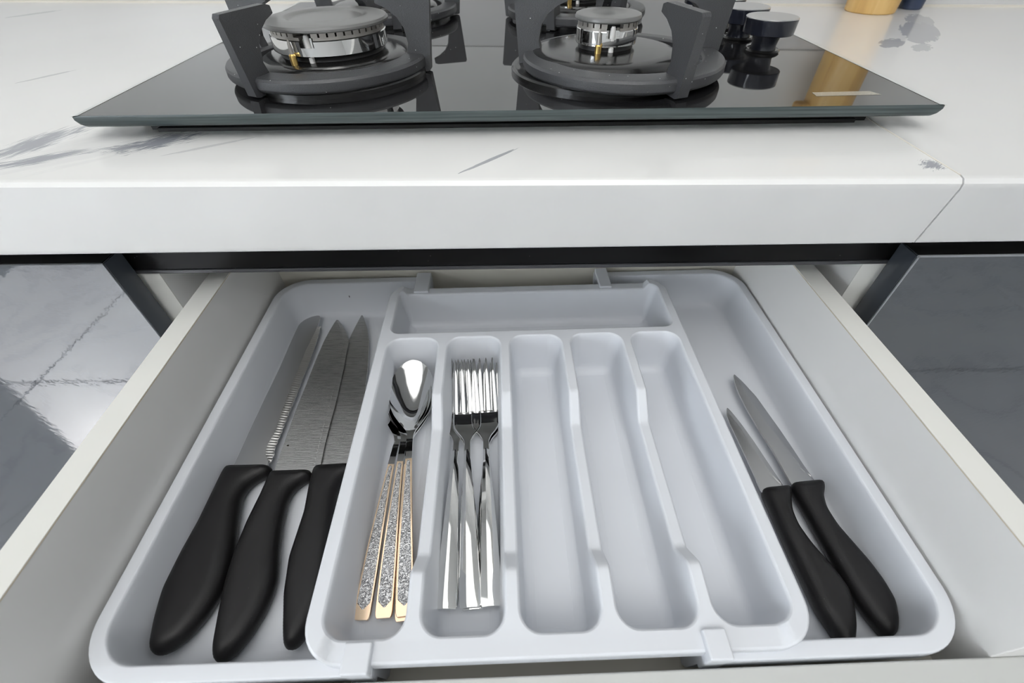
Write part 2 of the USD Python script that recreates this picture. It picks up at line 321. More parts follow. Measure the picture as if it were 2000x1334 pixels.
# ------------------------------------------------------------------ worktop: two marble slabs meeting at a seam
def top_slab(x0, x1, part, seg=40):
    """Bevelled front edge; the front runs very slightly askew, as it does in the kitchen."""
    rows = []
    for x in np.linspace(x0, x1, seg):
        k = np.clip((x + .31) / .61, -1.2, 2.2)
        yt = .2605 - .0125 * k
        sec = [(yw(x) - .0005, -.1185), (yt + .0045, -.1185), (yt + .0015, -.1192), (yt - .0005, -.1215), (yt - .0010, -.1245), (.2512, -.1600), (.2516, -.1632), (.2530, -.1645), (yw(x) - .0005, -.1645)]
        sec = sec[3:8] + [(.29, -.1645), (.29, -.1215)] if part else sec[:4] + [(.27, -.1215), (.29, -.1640), sec[8]]
        rows.append([(x, y, z) for y, z in sec])
    n = len(rows[0]); V = [p for r in rows for p in r]; F = []
    for a in range(seg - 1):
        for b in range(n):
            c = (b + 1) % n
            F += [(a * n + b, (a + 1) * n + b, a * n + c), (a * n + c, (a + 1) * n + b, (a + 1) * n + c)]
    for a, sg in ((0, 1), ((seg - 1) * n, -1)):
        F += [(a, a + b, a + b + 1)[::sg] for b in range(1, n - 1)]
    m = trimesh.Trimesh(V, F, process=False); m.fix_normals()
    return m
XS = 0.2665
t = thing('worktop', 'long white marble worktop slab with grey veins carrying the gas hob', 'worktop', (0, .5, -.1645))
obj('slab', top_slab(-1.8, XS - .0006, 0), M_TOP, t, 25)
obj('front_edge', top_slab(-1.8, XS - .0006, 1), M_TOPEDGE, t, 25)
obj('sealant', box(XS - .0006, XS + .0006, .2535, .84, -.1190, -.1183), M_CREAM, t, False)
t = thing('worktop', 'white marble worktop slab right of the joint with large grey blotch', 'worktop', (1.0, .5, -.1645))
obj('slab', top_slab(XS + .0006, 1.8, 0), M_TOP2, t, 25)
obj('front_edge', top_slab(XS + .0006, 1.8, 1), M_TOPEDGE, t, 25)

# ------------------------------------------------------------------ cabinets
t = thing('base_cabinet', 'dark grey glossy cabinet left of the open drawer', 'cabinet', (-.6, .28, -.88))
DL, DR = -.2856, .2874
obj('door', rbox(-.98, DL, .2622, .2805, -.86, -.1788, .0006), M_DOOR, t, False)
obj('edge_band', box(DL - .0003, DL + .0005, .2630, .2800, -.86, -.1794), M_DOOREDGE, t, False)
obj('edge_band', box(-.98, DL - .001, .2630, .2800, -.1792, -.1784), M_RAIL, t, False)  # black stands in for the dark worktop underside mirrored in the door top
obj('carcass', box(-.98, -.2925, .281, .80, -.88, -.18), M_LAM, t, False)
t = thing('base_cabinet', 'dark grey glossy cabinet right of the open drawer', 'cabinet', (.6, .28, -.88))
obj('door', rbox(DR, .98, .2622, .2805, -.86, -.1815, .0006), M_DOOR, t, False)
obj('edge_band', box(DR - .0005, DR + .0003, .2630, .2800, -.86, -.1821), M_DOOREDGE, t, False)
obj('edge_band', box(DR + .001, .98, .2630, .2800, -.1819, -.1811), M_RAIL, t, False)  # mirrored worktop underside put into the colour here too
obj('arris', box(DR + .0002, DR + .0014, .2617, .2628, -.86, -.1818), M_ARRIS, t, False)
obj('arris', box(DR, .98, .2617, .2628, -.1826, -.1811), M_ARRIS, t, False)
obj('carcass', box(.2935, .98, .281, .745, -.88, -.18), M_LAM, t, False)
t = thing('drawer_cabinet', 'white cabinet carcass with black front rail around the open drawer', 'cabinet', (0, .54, -.88))
for s in (0, 1):
    x0, x1 = ((-.2912, -.2725), (.2733, .2918))[s]
    obj('side_panel', box(x0, x1, .2855, .80, -.88, -.2030), M_LAM, t, False)
    obj('edge_band', box(x0, x1, .2845, .2855, -.88, -.2030), M_LAMEDGE, t, False)
obj('front_rail', rbox(-.2912, .2918, .2826, .300, -.1988, -.1648, .0008), M_RAIL, t, 30)
obj('rail_lip', rbox(-.2912, .2918, .2818, .300, -.2022, -.1990, .0008), M_RAILLIP, t, 30)
obj('back_panel', box(-.2724, .2732, .79, .80, -.88, -.1655), M_LAM, t, False)
obj('cabinet_base', box(-.2724, .2732, .2865, .79, -.88, -.862), M_LAM, t, False)
# ------------------------------------------------------------------ the drawer's own frame (it is pulled out slightly askew)
TH = math.radians(1.2)
cT, sT = math.cos(TH), math.sin(TH)
def D(m, yaw=None):
    """drawer frame (u, v, z) to the room."""
    m = m.copy(); v = m.vertices
    m.vertices = np.c_[v[:, 0] * cT - v[:, 1] * sT, .040 + v[:, 0] * sT + v[:, 1] * cT, v[:, 2]]
    return m
def Dp(u, v): return np.array([u * cT - v * sT, .040 + u * sT + v * cT])
t = thing('drawer', 'white wooden kitchen drawer pulled open under the worktop', 'drawer', (0, .2, -.40))
UL, UR = -.2295, .2425
obj('side', D(join(rbox(UL - .0163, UL, 0, .43, -.335, -.2204, .0006))), M_LAM, t, False)
obj('edge_band', D(box(UL - .0163, UL + .0001, 0, .43, -.2204, -.2196)), M_LAMEDGE, t, False)
obj('glue_line', D(box(UL - .0002, UL + .0002, 0.0, .43, -.2206, -.2200)), M_GLUE, t, False)
obj('side', D(rbox(UR, UR + .0163, 0, .43, -.335, -.2204, .0006)), M_LAM, t, False)
obj('edge_band', D(box(UR - .0001, UR + .0163, 0, .43, -.2204, -.2196)), M_LAMEDGE, t, False)
obj('glue_line', D(box(UR - .0002, UR + .0002, 0, .43, -.2206, -.2200)), M_GLUE, t, False)
obj('bottom', D(box(UL, UR, 0, .43, -.325, -.3165)), M_BEIGE, t, False)
obj('back', D(box(UL, UR, .3392, .3552, -.3165, -.228)), M_BEIGE, t, False)
obj('front_panel', D(rbox(-.285, .285, -.0200, 0, -.45, -.2765, .0012)), M_FRONT, t, 30)

# ------------------------------------------------------------------ cutlery tray
def rr(u0, u1, v0, v1, r, d=0.0, na=9, step=0.003):
    """Closed rounded rectangle, inset by d, with the same number of points whatever the inset."""
    r = max(r, .001)
    nu, nv = max(2, int((u1 - u0 - 2 * r) / step)), max(2, int((v1 - v0 - 2 * r) / step))
    q = max(r - d, .0012); e = d if r - d >= .0012 else d
    a0, a1, b0, b1 = u0 + e, u1 - e, v0 + e, v1 - e
    out = []
    for (cx, cy, s), (n, p, w) in zip(((a1 - q, b0 + q, -90), (a1 - q, b1 - q, 0), (a0 + q, b1 - q, 90), (a0 + q, b0 + q, 180)),
                                      ((nv, (a1, b0 + q), (a1, b1 - q)), (nu, (a1 - q, b1), (a0 + q, b1)), (nv, (a0, b1 - q), (a0, b0 + q)), (nu, (a0 + q, b0), (a1 - q, b0)))):
        for k in range(na):
            an = math.radians(s + 90 * k / na); out.append((cx + q * math.cos(an), cy + q * math.sin(an)))
        for k in range(n):
            f = k / n; out.append((p[0] + (w[0] - p[0]) * f, p[1] + (w[1] - p[1]) * f))
    return np.array(out)
def bridge(loops, flip=False):
    """loops: list of (n x 3) rings with equal counts."""
    n = len(loops[0]); V = np.vstack(loops); F = []
    i = np.arange(n); j = (i + 1) % n
    for k in range(len(loops) - 1):
        a, b = k * n, (k + 1) * n
        F += [np.c_[a + i, a + j, b + i], np.c_[a + j, b + j, b + i]]
    F = np.vstack(F)
    return trimesh.Trimesh(V, F[:, ::-1] if flip else F, process=False)
def cap(ring, z, step=.004, flip=False):
    poly = Polygon(ring); P, tr = tri_poly(poly, [ring], grid_in(poly, step, step * .7))
    return trimesh.Trimesh(np.c_[P, np.full(len(P), z)], tr[:, ::-1] if flip else tr, process=False)
ZR, ZL = -.2660, -.3090        # centre tray: rim, floor
CO = (-.1092, .1552, .0055, .3110)
COMPS = [(-.1012, -.0563, .0155, .2352), (-.0507, -.0038, .0155, .2352), (.0018, .0477, .0155, .2352), (.0533, .0993, .0155, .2352), (.1049, .1478, .0155, .2352)]
BACKC = (-.1012, .1478, .2402, .3022)
DIV = [-.0535, -.0010, .0505, .1021]
prof = [(0, ZR), (.0008, ZR - .0005), (.0014, ZR - .0016), (.0018, ZR - .004)] + [(.0018 + .0030 * f, ZR - .004 - (ZR - .004 - ZL - .0065) * f) for f in np.linspace(0, 1, 8)[1:]] + \
       [(.0056, ZL + .0042), (.0070, ZL + .0021), (.0090, ZL + .0007), (.0115, ZL)]
parts, holes = [], []
for (a, b, c, d), r in [(x, .0125) for x in COMPS] + [(BACKC, .009)]:
    loops = [np.c_[(q := rr(a, b, c, d, r, i, step=.0025)), np.full(len(q), z)] for i, z in prof]
    holes.append(loops[0][:, :2])
    parts += [bridge(loops, flip=True), cap(loops[-1][:, :2], ZL)]
o0 = rr(*CO, .021, .0014, step=.0025)
plate = Polygon(o0, [h for h in holes])
gr = grid_in(plate, .0024, .0011)
P, tr = tri_poly(plate, [o0, *holes], gr)
parts.append(trimesh.Trimesh(np.c_[P, np.full(len(P), ZR)], tr, process=False))
oprof = [(.0014, ZR), (.0005, ZR - .0004), (0, ZR - .0014), (0, ZR - .0095), (.0018, ZR - .010), (.0022, ZR - .012), (.0048, ZL + .003), (.0070, ZL - .0018)]
oloops = [np.c_[(q := rr(*CO, .021, i, step=.0025)), np.full(len(q), z)] for i, z in oprof]
parts += [bridge(oloops), cap(oloops[-1][:, :2], ZL - .0018, flip=True)]
ctr = join(*parts); ctr.merge_vertices(digits_vertex=6)
V = ctr.vertices.copy()
u, v = V[:, 0], V[:, 1]
ss = lambda x, a, b: np.clip((x - a) / (b - a), 0, 1)
near = np.min([np.abs(u - c) for c in DIV], axis=0)
dip = np.minimum(ss(v, .047, .061), 1 - ss(v, .152, .172))            # dividers are lower over their middle
dip = dip * (near < .0098)
low = .0150 * dip
mid_u = ss(u, -.0965, -.0945) * (1 - ss(u, .1375, .1395))
low = np.maximum(low, mid_u * np.where(v < .16, .0036 * (1 - ss(v, .016, .050)), .0058 * ss(v, .2990, .3010)))
top_h = ZR - ZL
V[:, 2] = np.where(V[:, 2] > ZL, ZL + (V[:, 2] - ZL) * (1 - low / top_h), V[:, 2])
ctr.vertices = V
tray = thing('cutlery_tray', 'white plastic extendable cutlery tray with compartments inside the drawer', 'cutlery tray', (0, .2, -.3165))
obj('center_tray', D(ctr), M_PLASTIC, tray, 40, label='inner tray with five long compartments and one cross compartment')

ZS, ZSF = -.2750, -.3135       # side trays: rim, floor
SV = (.0020, .3350)
def upath(u_out, u_a, u_b, d, s, r=.031, na=14, n=44):
    """Open run along the front, round the outer side and along the back, inset d. s = +1 for the left tray."""
    v0, v1 = SV[0] + d, SV[1] - d; uo = u_out + s * d; q = r - d; out = []
    fx = np.linspace(u_a, uo + s * q, n)
    out += [(x, v0) for x in fx[:-1]]
    c0, c1 = (uo + s * q, v0 + q), (uo + s * q, v1 - q)
    out += [(c0[0] - s * q * math.sin(a), c0[1] - q * math.cos(a)) for a in np.linspace(0, PI2, na)[:-1]]
    out += [(uo, y) for y in np.linspace(v0 + q, v1 - q, n)[:-1]]
    out += [(c1[0] - s * q * math.cos(a), c1[1] + q * math.sin(a)) for a in np.linspace(0, PI2, na)[:-1]]
    out += [(x, v1) for x in np.linspace(uo + s * q, u_b, n)]
    return np.array(out)
PI2 = math.pi / 2
sprof = [(.006, ZSF - .002), (.0035, ZSF + .004), (.0016, ZS - .012), (.0012, ZS - .0100), (0, ZS - .0096), (0, ZS - .0016), (.0004, ZS - .0005), (.0014, ZS), (.0072, ZS), (.0080, ZS - .0004), (.0086, ZS - .0016), (.0092, ZS - .005)] + \
        [(.0092 + .0024 * f, ZS - .005 - .021 * f) for f in np.linspace(0, 1, 5)[1:]] + [(.0128, ZSF + .0058), (.0146, ZSF + .0030), (.0172, ZSF + .0010), (.0205, ZSF)]
def side_tray(u_out, u_a, u_b, s, hooks, label):
    rows = [np.c_[(q := upath(u_out, u_a, u_b, d, s)), np.full(len(q), z)] for d, z in sprof]
    n = len(rows[0]); Vt = np.vstack(rows); F = []
    i = np.arange(n - 1)
    for k in range(len(rows) - 1):
        F += [np.c_[k * n + i, k * n + i + 1, (k + 1) * n + i], np.c_[k * n + i + 1, (k + 1) * n + i + 1, (k + 1) * n + i]]
    F = np.vstack(F)[:, ::(-1 if s > 0 else 1)]
    ms = [trimesh.Trimesh(Vt, F, process=False), cap(rows[-1][:, :2] if True else 0, ZSF), cap(rows[0][:, :2], ZSF - .002, flip=True)]
    for e in (0, n - 1):                                                # closed ends of the two arms
        pts = np.array([r[e] for r in rows]); ring = Polygon(pts[:, 1:])
        vv, ff = trimesh.creation.triangulate_polygon(ring, engine='earcut')
        ms.append(trimesh.Trimesh(np.c_[np.full(len(vv), pts[0, 0]), vv], ff, process=False))
    m = join(*ms); m.merge_vertices(digits_vertex=6)
    m = join(m, *[rbox(a, b, c, d, z0, z1, .0011, 3) for a, b, c, d, z0, z1 in hooks])
    obj('side_tray', D(m), M_PLASTIC, tray, 40, label=label)
side_tray(-.2265, -.0725, -.0740, 1, [(-.0862, -.0722, .0012, .0150, -.2722, -.2655), (-.0857, -.0727, .0016, .0062, -.2900, -.2662), (-.0885, -.0740, .3035, .3345, -.2745, -.2699)],
          'sliding side tray on the left with two small hooks')
side_tray(.2405, .0960, .0930, -1, [(.0957, .1076, .0012, .0150, -.2722, -.2655), (.0962, .1071, .0016, .0062, -.2900, -.2662), (.0932, .1052, .3035, .3345, -.2745, -.2699)],
          'sliding side tray on the right with two small hooks')

# ------------------------------------------------------------------ knives (outlines in metres)
O = {
    'bread_blade': [ (-0.1985, 0.3474), (-0.2062, 0.3450), (-0.2121, 0.3396), (-0.2148, 0.3335), (-0.2146, 0.3136), (-0.2132, 0.2734), (-0.2133, 0.2400), (-0.2130, 0.2072), (-0.2123, 0.1762), (-0.2127, 0.1693), (-0.1875, 0.1689), (-0.1861, 0.1775), (-0.1856, 0.1841), (-0.1874, 0.1909), (-0.1873, 0.2037), (-0.1878, 0.2227), (-0.1879, 0.2419), (-0.1887, 0.2643), (-0.1890, 0.2877), (-0.1900, 0.3053), (-0.1913, 0.3196), (-0.1930, 0.3316), (-0.1965, 0.3456) ],
    'bread_ridge': [ (-0.1952, 0.3293), (-0.1957, 0.3061), (-0.1963, 0.2978), (-0.1955, 0.2614), (-0.1940, 0.2297), (-0.1920, 0.2047), (-0.1939, 0.1919), (-0.1919, 0.1842), (-0.1863, 0.1779) ],
    'chef_blade': [ (-0.1779, 0.3409), (-0.1803, 0.3250), (-0.1819, 0.3077), (-0.1823, 0.2827), (-0.1818, 0.2538), (-0.1817, 0.2240), (-0.1806, 0.1981), (-0.1798, 0.1816), (-0.1791, 0.1670), (-0.1451, 0.1657), (-0.1465, 0.1765), (-0.1482, 0.1924), (-0.1495, 0.2107), (-0.1503, 0.2279), (-0.1517, 0.2464), (-0.1539, 0.2714), (-0.1567, 0.2941), (-0.1578, 0.3079), (-0.1631, 0.3195), (-0.1703, 0.3315) ],
    'slicer_blade': [ (-0.1554, 0.3502), (-0.1578, 0.3322), (-0.1597, 0.3109), (-0.1595, 0.2851), (-0.1566, 0.2512), (-0.1526, 0.2133), (-0.1487, 0.1694), (-0.1208, 0.1690), (-0.1238, 0.1981), (-0.1281, 0.2393), (-0.1335, 0.2781), (-0.1391, 0.3084), (-0.1460, 0.3305), (-0.1522, 0.3445) ],
    'bread_handle': [ (-0.2164, 0.1753), (-0.1861, 0.1754), (-0.1811, 0.1719), (-0.1823, 0.1669), (-0.1879, 0.1641), (-0.1940, 0.1589), (-0.1958, 0.1506), (-0.1921, 0.1360), (-0.1871, 0.1185), (-0.1828, 0.1002), (-0.1825, 0.0866), (-0.1854, 0.0739), (-0.1917, 0.0628), (-0.1982, 0.0572), (-0.2034, 0.0553), (-0.2077, 0.0565), (-0.2106, 0.0595), (-0.2150, 0.0724), (-0.2194, 0.0902), (-0.2191, 0.1120), (-0.2177, 0.1313), (-0.2180, 0.1565), (-0.2181, 0.1712) ],
    'chef_handle': [ (-0.1817, 0.1702), (-0.1529, 0.1707), (-0.1495, 0.1678), (-0.1499, 0.1635), (-0.1556, 0.1599), (-0.1603, 0.1542), (-0.1614, 0.1460), (-0.1595, 0.1316), (-0.1555, 0.1134), (-0.1503, 0.0955), (-0.1498, 0.0862), (-0.1511, 0.0753), (-0.1550, 0.0634), (-0.1600, 0.0555), (-0.1646, 0.0517), (-0.1680, 0.0513), (-0.1713, 0.0535), (-0.1742, 0.0591), (-0.1781, 0.0747), (-0.1823, 0.0938), (-0.1841, 0.1115), (-0.1841, 0.1319), (-0.1826, 0.1505), (-0.1822, 0.1632) ],
    'slicer_handle': [ (-0.1490, 0.1744), (-0.1218, 0.1757), (-0.1179, 0.1722), (-0.1197, 0.1672), (-0.1251, 0.1615), (-0.1270, 0.1516), (-0.1243, 0.1346), (-0.1208, 0.1156), (-0.1185, 0.1012), (-0.1168, 0.0892), (-0.1178, 0.0766), (-0.1210, 0.0660), (-0.1243, 0.0602), (-0.1266, 0.0577), (-0.1300, 0.0569), (-0.1332, 0.0586), (-0.1362, 0.0658), (-0.1429, 0.0861), (-0.1470, 0.1075), (-0.1470, 0.1379), (-0.1501, 0.1599), (-0.1509, 0.1715) ],
    'par_blade': [ (0.1988, 0.2616), (0.2032, 0.2519), (0.2087, 0.2350), (0.2115, 0.2181), (0.2142, 0.2023), (0.2164, 0.1868), (0.2184, 0.1704), (0.2203, 0.1581), (0.2211, 0.1518), (0.2022, 0.1509), (0.2018, 0.1547), (0.2013, 0.1611), (0.2003, 0.1785), (0.1977, 0.1982), (0.1953, 0.2207), (0.1948, 0.2378), (0.1956, 0.2509) ],
    'par_bevel': [ (0.1987, 0.2568), (0.2023, 0.2288), (0.2054, 0.2080), (0.2109, 0.1883), (0.2137, 0.1752), (0.2155, 0.1658), (0.2191, 0.1608) ],
    'par_handle': [ (0.2029, 0.1554), (0.2243, 0.1573), (0.2259, 0.1544), (0.2233, 0.1492), (0.2198, 0.1442), (0.2176, 0.1354), (0.2189, 0.1235), (0.2227, 0.1123), (0.2269, 0.1000), (0.2292, 0.0886), (0.2295, 0.0777), (0.2253, 0.0675), (0.2208, 0.0614), (0.2153, 0.0582), (0.2119, 0.0597), (0.2081, 0.0702), (0.2052, 0.0861), (0.2035, 0.1063), (0.2017, 0.1288), (0.2005, 0.1446), (0.2005, 0.1527) ],
    'par2_blade': [ (0.1798, 0.2251), (0.1826, 0.2175), (0.1859, 0.2060), (0.1893, 0.1909), (0.1920, 0.1756), (0.1946, 0.1612), (0.1960, 0.1539), (0.1958, 0.1491), (0.1785, 0.1474), (0.1777, 0.1511), (0.1780, 0.1624), (0.1772, 0.1829), (0.1760, 0.2073), (0.1767, 0.2164) ],
    'par2_bevel': [ (0.1789, 0.2166), (0.1831, 0.2030), (0.1851, 0.1878), (0.1879, 0.1730), (0.1905, 0.1636), (0.1947, 0.1550) ],
    'par2_handle': [ (0.1782, 0.1500), (0.1811, 0.1518), (0.1993, 0.1533), (0.2005, 0.1501), (0.1969, 0.1438), (0.1932, 0.1341), (0.1927, 0.1239), (0.1955, 0.1126), (0.1997, 0.1020), (0.2037, 0.0917), (0.2053, 0.0834), (0.2026, 0.0729), (0.1987, 0.0642), (0.1935, 0.0565), (0.1882, 0.0526), (0.1846, 0.0546), (0.1837, 0.0596), (0.1799, 0.0745), (0.1792, 0.0949), (0.1784, 0.1176), (0.1784, 0.1369) ],
    'chef_edge': [(-0.1451, 0.1657), (-0.1465, 0.1765), (-0.1482, 0.1924), (-0.1495, 0.2107), (-0.1503, 0.2279), (-0.1517, 0.2464), (-0.1539, 0.2714), (-0.1567, 0.2941), (-0.1578, 0.3079), (-0.1631, 0.3195), (-0.1703, 0.3315), (-0.1779, 0.3409)],
    'chef_bevel': [(-0.1489, 0.1657), (-0.1508, 0.1807), (-0.1526, 0.1976), (-0.1539, 0.2163), (-0.1547, 0.2347), (-0.1563, 0.2534), (-0.1582, 0.2759), (-0.1604, 0.2955), (-0.1615, 0.3073), (-0.1670, 0.3188), (-0.1728, 0.3293), (-0.1783, 0.3386)],
}
def near_line(P, line): return np.asarray(shapely.distance(shapely.points(P), LineString(line)))
def flat_blade(outline, z, th=.0018, bevel=None, edge=None, step=.0015, smooth=0.0008, extra=None):
    out = spline(outline, smooth)
    if bevel is not None:
        bp = Polygon(list(bevel) + list(edge)[::-1]).buffer(.0012)
        def top(P, d):
            de, db = near_line(P, edge), near_line(P, bevel)
            w = np.where(inside(bp, P), de / (de + db + 1e-9), 1.0)
            return z + th / 2 * w
    else:
        def top(P, d): return np.full(len(P), z + th / 2)
    ex = [np.array(resample(bevel, .0012, False))] if bevel is not None else []
    if extra is not None: ex.append(extra)
    return slab(out, top, lambda P, d: np.full(len(P), z - th / 2), step, (), np.vstack(ex) if ex else None)
def handle_mesh(outline, up=.0085, down=.009, rad=.0085, zmid=-.3045): return pillow(spline(outline, .0008), zmid, up, down, rad, .0018)
GRP = 'black handled knives in the cutlery tray'
# bread knife: body plus a ridged, toothed edge
k = thing('bread_knife', 'serrated bread knife with black handle, leftmost in the tray', 'knife', (*np.mean(O['bread_handle'], 0), -.3135))
bl = O['bread_blade']; ri = O['bread_ridge']
edge_line = resample(bl[11:22], .00045, False)
sa = np.arange(len(edge_line)) * .00045
nrm = np.gradient(edge_line, axis=0); nrm = np.c_[nrm[:, 1], -nrm[:, 0]] / np.linalg.norm(nrm, axis=1)[:, None]
tooth = edge_line + nrm * (.0007 * np.abs(np.sin(sa * math.pi / .0052)) - .0003)[:, None]
body = [tuple(p) for p in bl[:11]] + [(-.1868, .1775)] + [tuple(p) for p in ri[::-1]] + [bl[22]]
b1 = flat_blade(body, -.3045, .0018)
bn = obj('blade', b1, M_SATIN, k, 30)
rp = [tuple(p) for p in ri] + [tuple(p) for p in tooth]
rpoly = Polygon(rp).buffer(0)
rpoly = max(getattr(rpoly, 'geoms', [rpoly]), key=lambda g: g.area)
rout = np.array(rpoly.exterior.coords)[:-1]
def ridge_top(P, d):
    de, db = near_line(P, tooth), near_line(P, ri)
    w = de / (de + db + 1e-9)
    return -.3045 + .0009 * w + .00022 * np.sin(P[:, 1] * 2 * math.pi / .0024) * np.clip(4 * w * (1 - w), 0, 1)
b2 = slab(rout, ridge_top, lambda P, d: np.full(len(P), -.3053), .0007, (), None, .0007)
obj('serrated_edge', b2, M_RIDGE, k, 20, label='bright ridged and toothed cutting edge')
obj('handle', handle_mesh(O['bread_handle']), M_HANDLE, k, 60)
k = thing('chef_knife', "broad brushed-steel chef's knife with black handle, between two other knives", 'knife', (*np.mean(O['chef_handle'], 0), -.3135))
obj('blade', flat_blade(O['chef_blade'], -.3035, .0018, bevel=O['chef_bevel'], edge=O['chef_edge']), M_BRUSH, k, 8)
obj('handle', handle_mesh(O['chef_handle']), M_HANDLE, k, 60)
k = thing('slicing_knife', 'narrow slicing knife with black handle, half hidden beneath the inner tray', 'knife', (*np.mean(O['slicer_handle'], 0), -.3135))
obj('blade', flat_blade(O['slicer_blade'], -.3063, .0016), M_BRUSH, k, 8)
obj('handle', handle_mesh(O['slicer_handle']), M_HANDLE, k, 60)
k = thing('paring_knife', 'longer paring knife with black handle, nearest the right tray wall', 'knife', (*np.mean(O['par_handle'], 0), -.3135))
obj('blade', flat_blade(O['par_blade'], -.3045, .0016, bevel=O['par_bevel'], edge=O['par_blade'][:8]), M_SATIN, k, 8)
obj('handle', handle_mesh(O['par_handle'], .0075, .009, .0075), M_HANDLE, k, 60)
k = thing('paring_knife', 'shorter paring knife with black handle, touching the inner tray', 'knife', (*np.mean(O['par2_handle'], 0), -.3135))
obj('blade', flat_blade(O['par2_blade'], -.3045, .0016, bevel=O['par2_bevel'], edge=O['par2_blade'][:7]), M_SATIN, k, 8)
obj('handle', handle_mesh(O['par2_handle'], .0075, .009, .0075), M_HANDLE, k, 60)

# ------------------------------------------------------------------ spoons and forks: built lying along +y, handle end at the origin
def strip(s, half, zt, thick, nt=9, dish=None, facet=None, round_edge=True):
    """A closed bar along y: half width, top height, thickness per station; dish(s, t) is added to the top and bottom."""
    tt = np.sin(np.linspace(-PI2, PI2, nt)) if facet is None else np.array(facet)
    V, n = [], len(tt)
    for a in range(len(s)):
        for up in (1, 0):
            for q in (tt if up else tt[::-1]):
                z = zt[a] + (dish(a, q) if dish else 0) - (0 if up else thick[a])
                if round_edge and abs(q) > .999: z += (-thick[a] * .35 if up else thick[a] * .3)
                V.append((half[a] * q, s[a], z))
    m = 2 * n; F = []
    for a in range(len(s) - 1):
        for b in range(m):
            c = (b + 1) % m
            F += [(a * m + b, a * m + c, (a + 1) * m + b), (a * m + c, (a + 1) * m + c, (a + 1) * m + b)]
    for a, sg in ((0, 1), ((len(s) - 1) * m, -1)):
        F += [(a, a + b + 1, a + b)[::sg] for b in range(1, m - 1)]
    t_ = trimesh.Trimesh(V, F, process=False); t_.fix_normals()
    return t_
def interp(s, pts):
    from scipy.interpolate import PchipInterpolator
    p = np.array(pts); return PchipInterpolator(p[:, 0], p[:, 1])(s)
SL = .2035
W_S = [(0, .0044), (.0012, .0052), (.004, .0056), (.02, .0055), (.06, .0042), (.100, .0027), (.118, .0023), (.125, .0024), (.130, .0033), (.1350, .0062), (.1410, .0104), (.150, .0155), (.160, .0187), (.169, .0197), (.178, .0191), (.188, .0165), (.1955, .0125), (.2000, .0081), (.2023, .0045), (SL, .0004)]
Z_S = [(0, .0030), (.02, .0060), (.06, .0110), (.10, .0128), (.120, .0116), (.133, .0098), (.145, .0104), (.170, .0132), (.2035, .0170)]
def place(prim, end, tip, z, pitch=0.0, roll=0.0, L=SL):
    d = np.array(tip) - np.array(end); k = np.linalg.norm(d) / L
    yaw = math.degrees(math.atan2(d[1], d[0])) - 90
    m = Gf.Matrix4d(1.0)
    m = Gf.Matrix4d().SetScale(k) * Gf.Matrix4d().SetRotate(Gf.Rotation(Gf.Vec3d(0, 1, 0), roll)) * Gf.Matrix4d().SetRotate(Gf.Rotation(Gf.Vec3d(1, 0, 0), pitch)) * Gf.Matrix4d().SetRotate(Gf.Rotation(Gf.Vec3d(0, 0, 1), yaw)) * Gf.Matrix4d().SetTranslate(Gf.Vec3d(end[0], end[1], z + H))
    x = UsdGeom.Xformable(prim); x.ClearXformOpOrder(); x.AddTransformOp().Set(m)
def flatware(name, label, cat, group, source=None):
    path = numbered('/World/' + name)
    p = UsdGeom.Xform.Define(stage, path).GetPrim()
    tag(p, label, cat, group)
    if source is not None:
        p.GetReferences().AddInternalReference(source.GetPath()); p.SetInstanceable(True)
    return p
class Loc:
    def __init__(self, path): self.path, self.loc = path, np.zeros(3)
def make_spoon(label):
    p = flatware('table_spoon', label, 'spoon', 'spoons stacked in the first compartment')
    n = Loc(str(p.GetPath()))
    s = np.unique(np.r_[np.linspace(.104, .132, 10), .132 + .0715 * (1 - np.cos(np.linspace(0, math.pi, 44))) / 2])
    w, z = interp(s, W_S), interp(s, Z_S)
    g = np.where(s < .158, np.clip(1 - (np.abs(s - .158) / .028) ** 2, 0, 1) ** 1.5, np.clip(1 - (np.abs(s - .158) / .0455) ** 1.6, 0, 1))
    th = np.interp(s, [.10, .125, .15, .2035], [.0020, .0024, .0013, .0009])
    obj('bowl', strip(s, w, z, th, 21, lambda a, q: -.0108 * g[a] * (1 - q * q) ** .95), M_CHROME, n, 50)
    s = np.r_[0, .0008, .002, .004, np.linspace(.008, .104, 18)]
    w, z = interp(s, W_S), interp(s, Z_S)
    h = obj('handle', strip(s, w, z, np.full(len(s), .0022), 9), M_GOLD, n, 40, label='handle with rose gold border')
    s = np.r_[.0055, .0070, .0090, np.linspace(.012, .100, 16), .1018, .1026]
    w = interp(s, W_S) - .0013; w[0], w[1], w[2], w[-2], w[-1] = .0004, w[1] * .45, w[2] * .95, w[-2] * .9, w[-1] * .5
    hn = Loc(h.path)
    obj('hammered_panel', strip(s, w, interp(s, Z_S) + .0004, np.full(len(s), .0008), 5), M_HAMMER, hn, 40, label='hammered silver panel')
    return p
FL_ = .1950
W_F = [(0, .0062), (.0015, .0070), (.005, .0071), (.03, .0063), (.07, .0046), (.092, .0032), (.106, .0025), (.117, .0025), (.1225, .0042), (.129, .0086), (.1345, .0112), (.142, .0119), (.150, .0119)]
Z_F = [(0, .0028), (.02, .0050), (.06, .0088), (.092, .0100), (.112, .0082), (.125, .0062), (.137, .0050), (.147, .0046), (.153, .0060), (.165, .0108), (.182, .0178), (.195, .0225)]
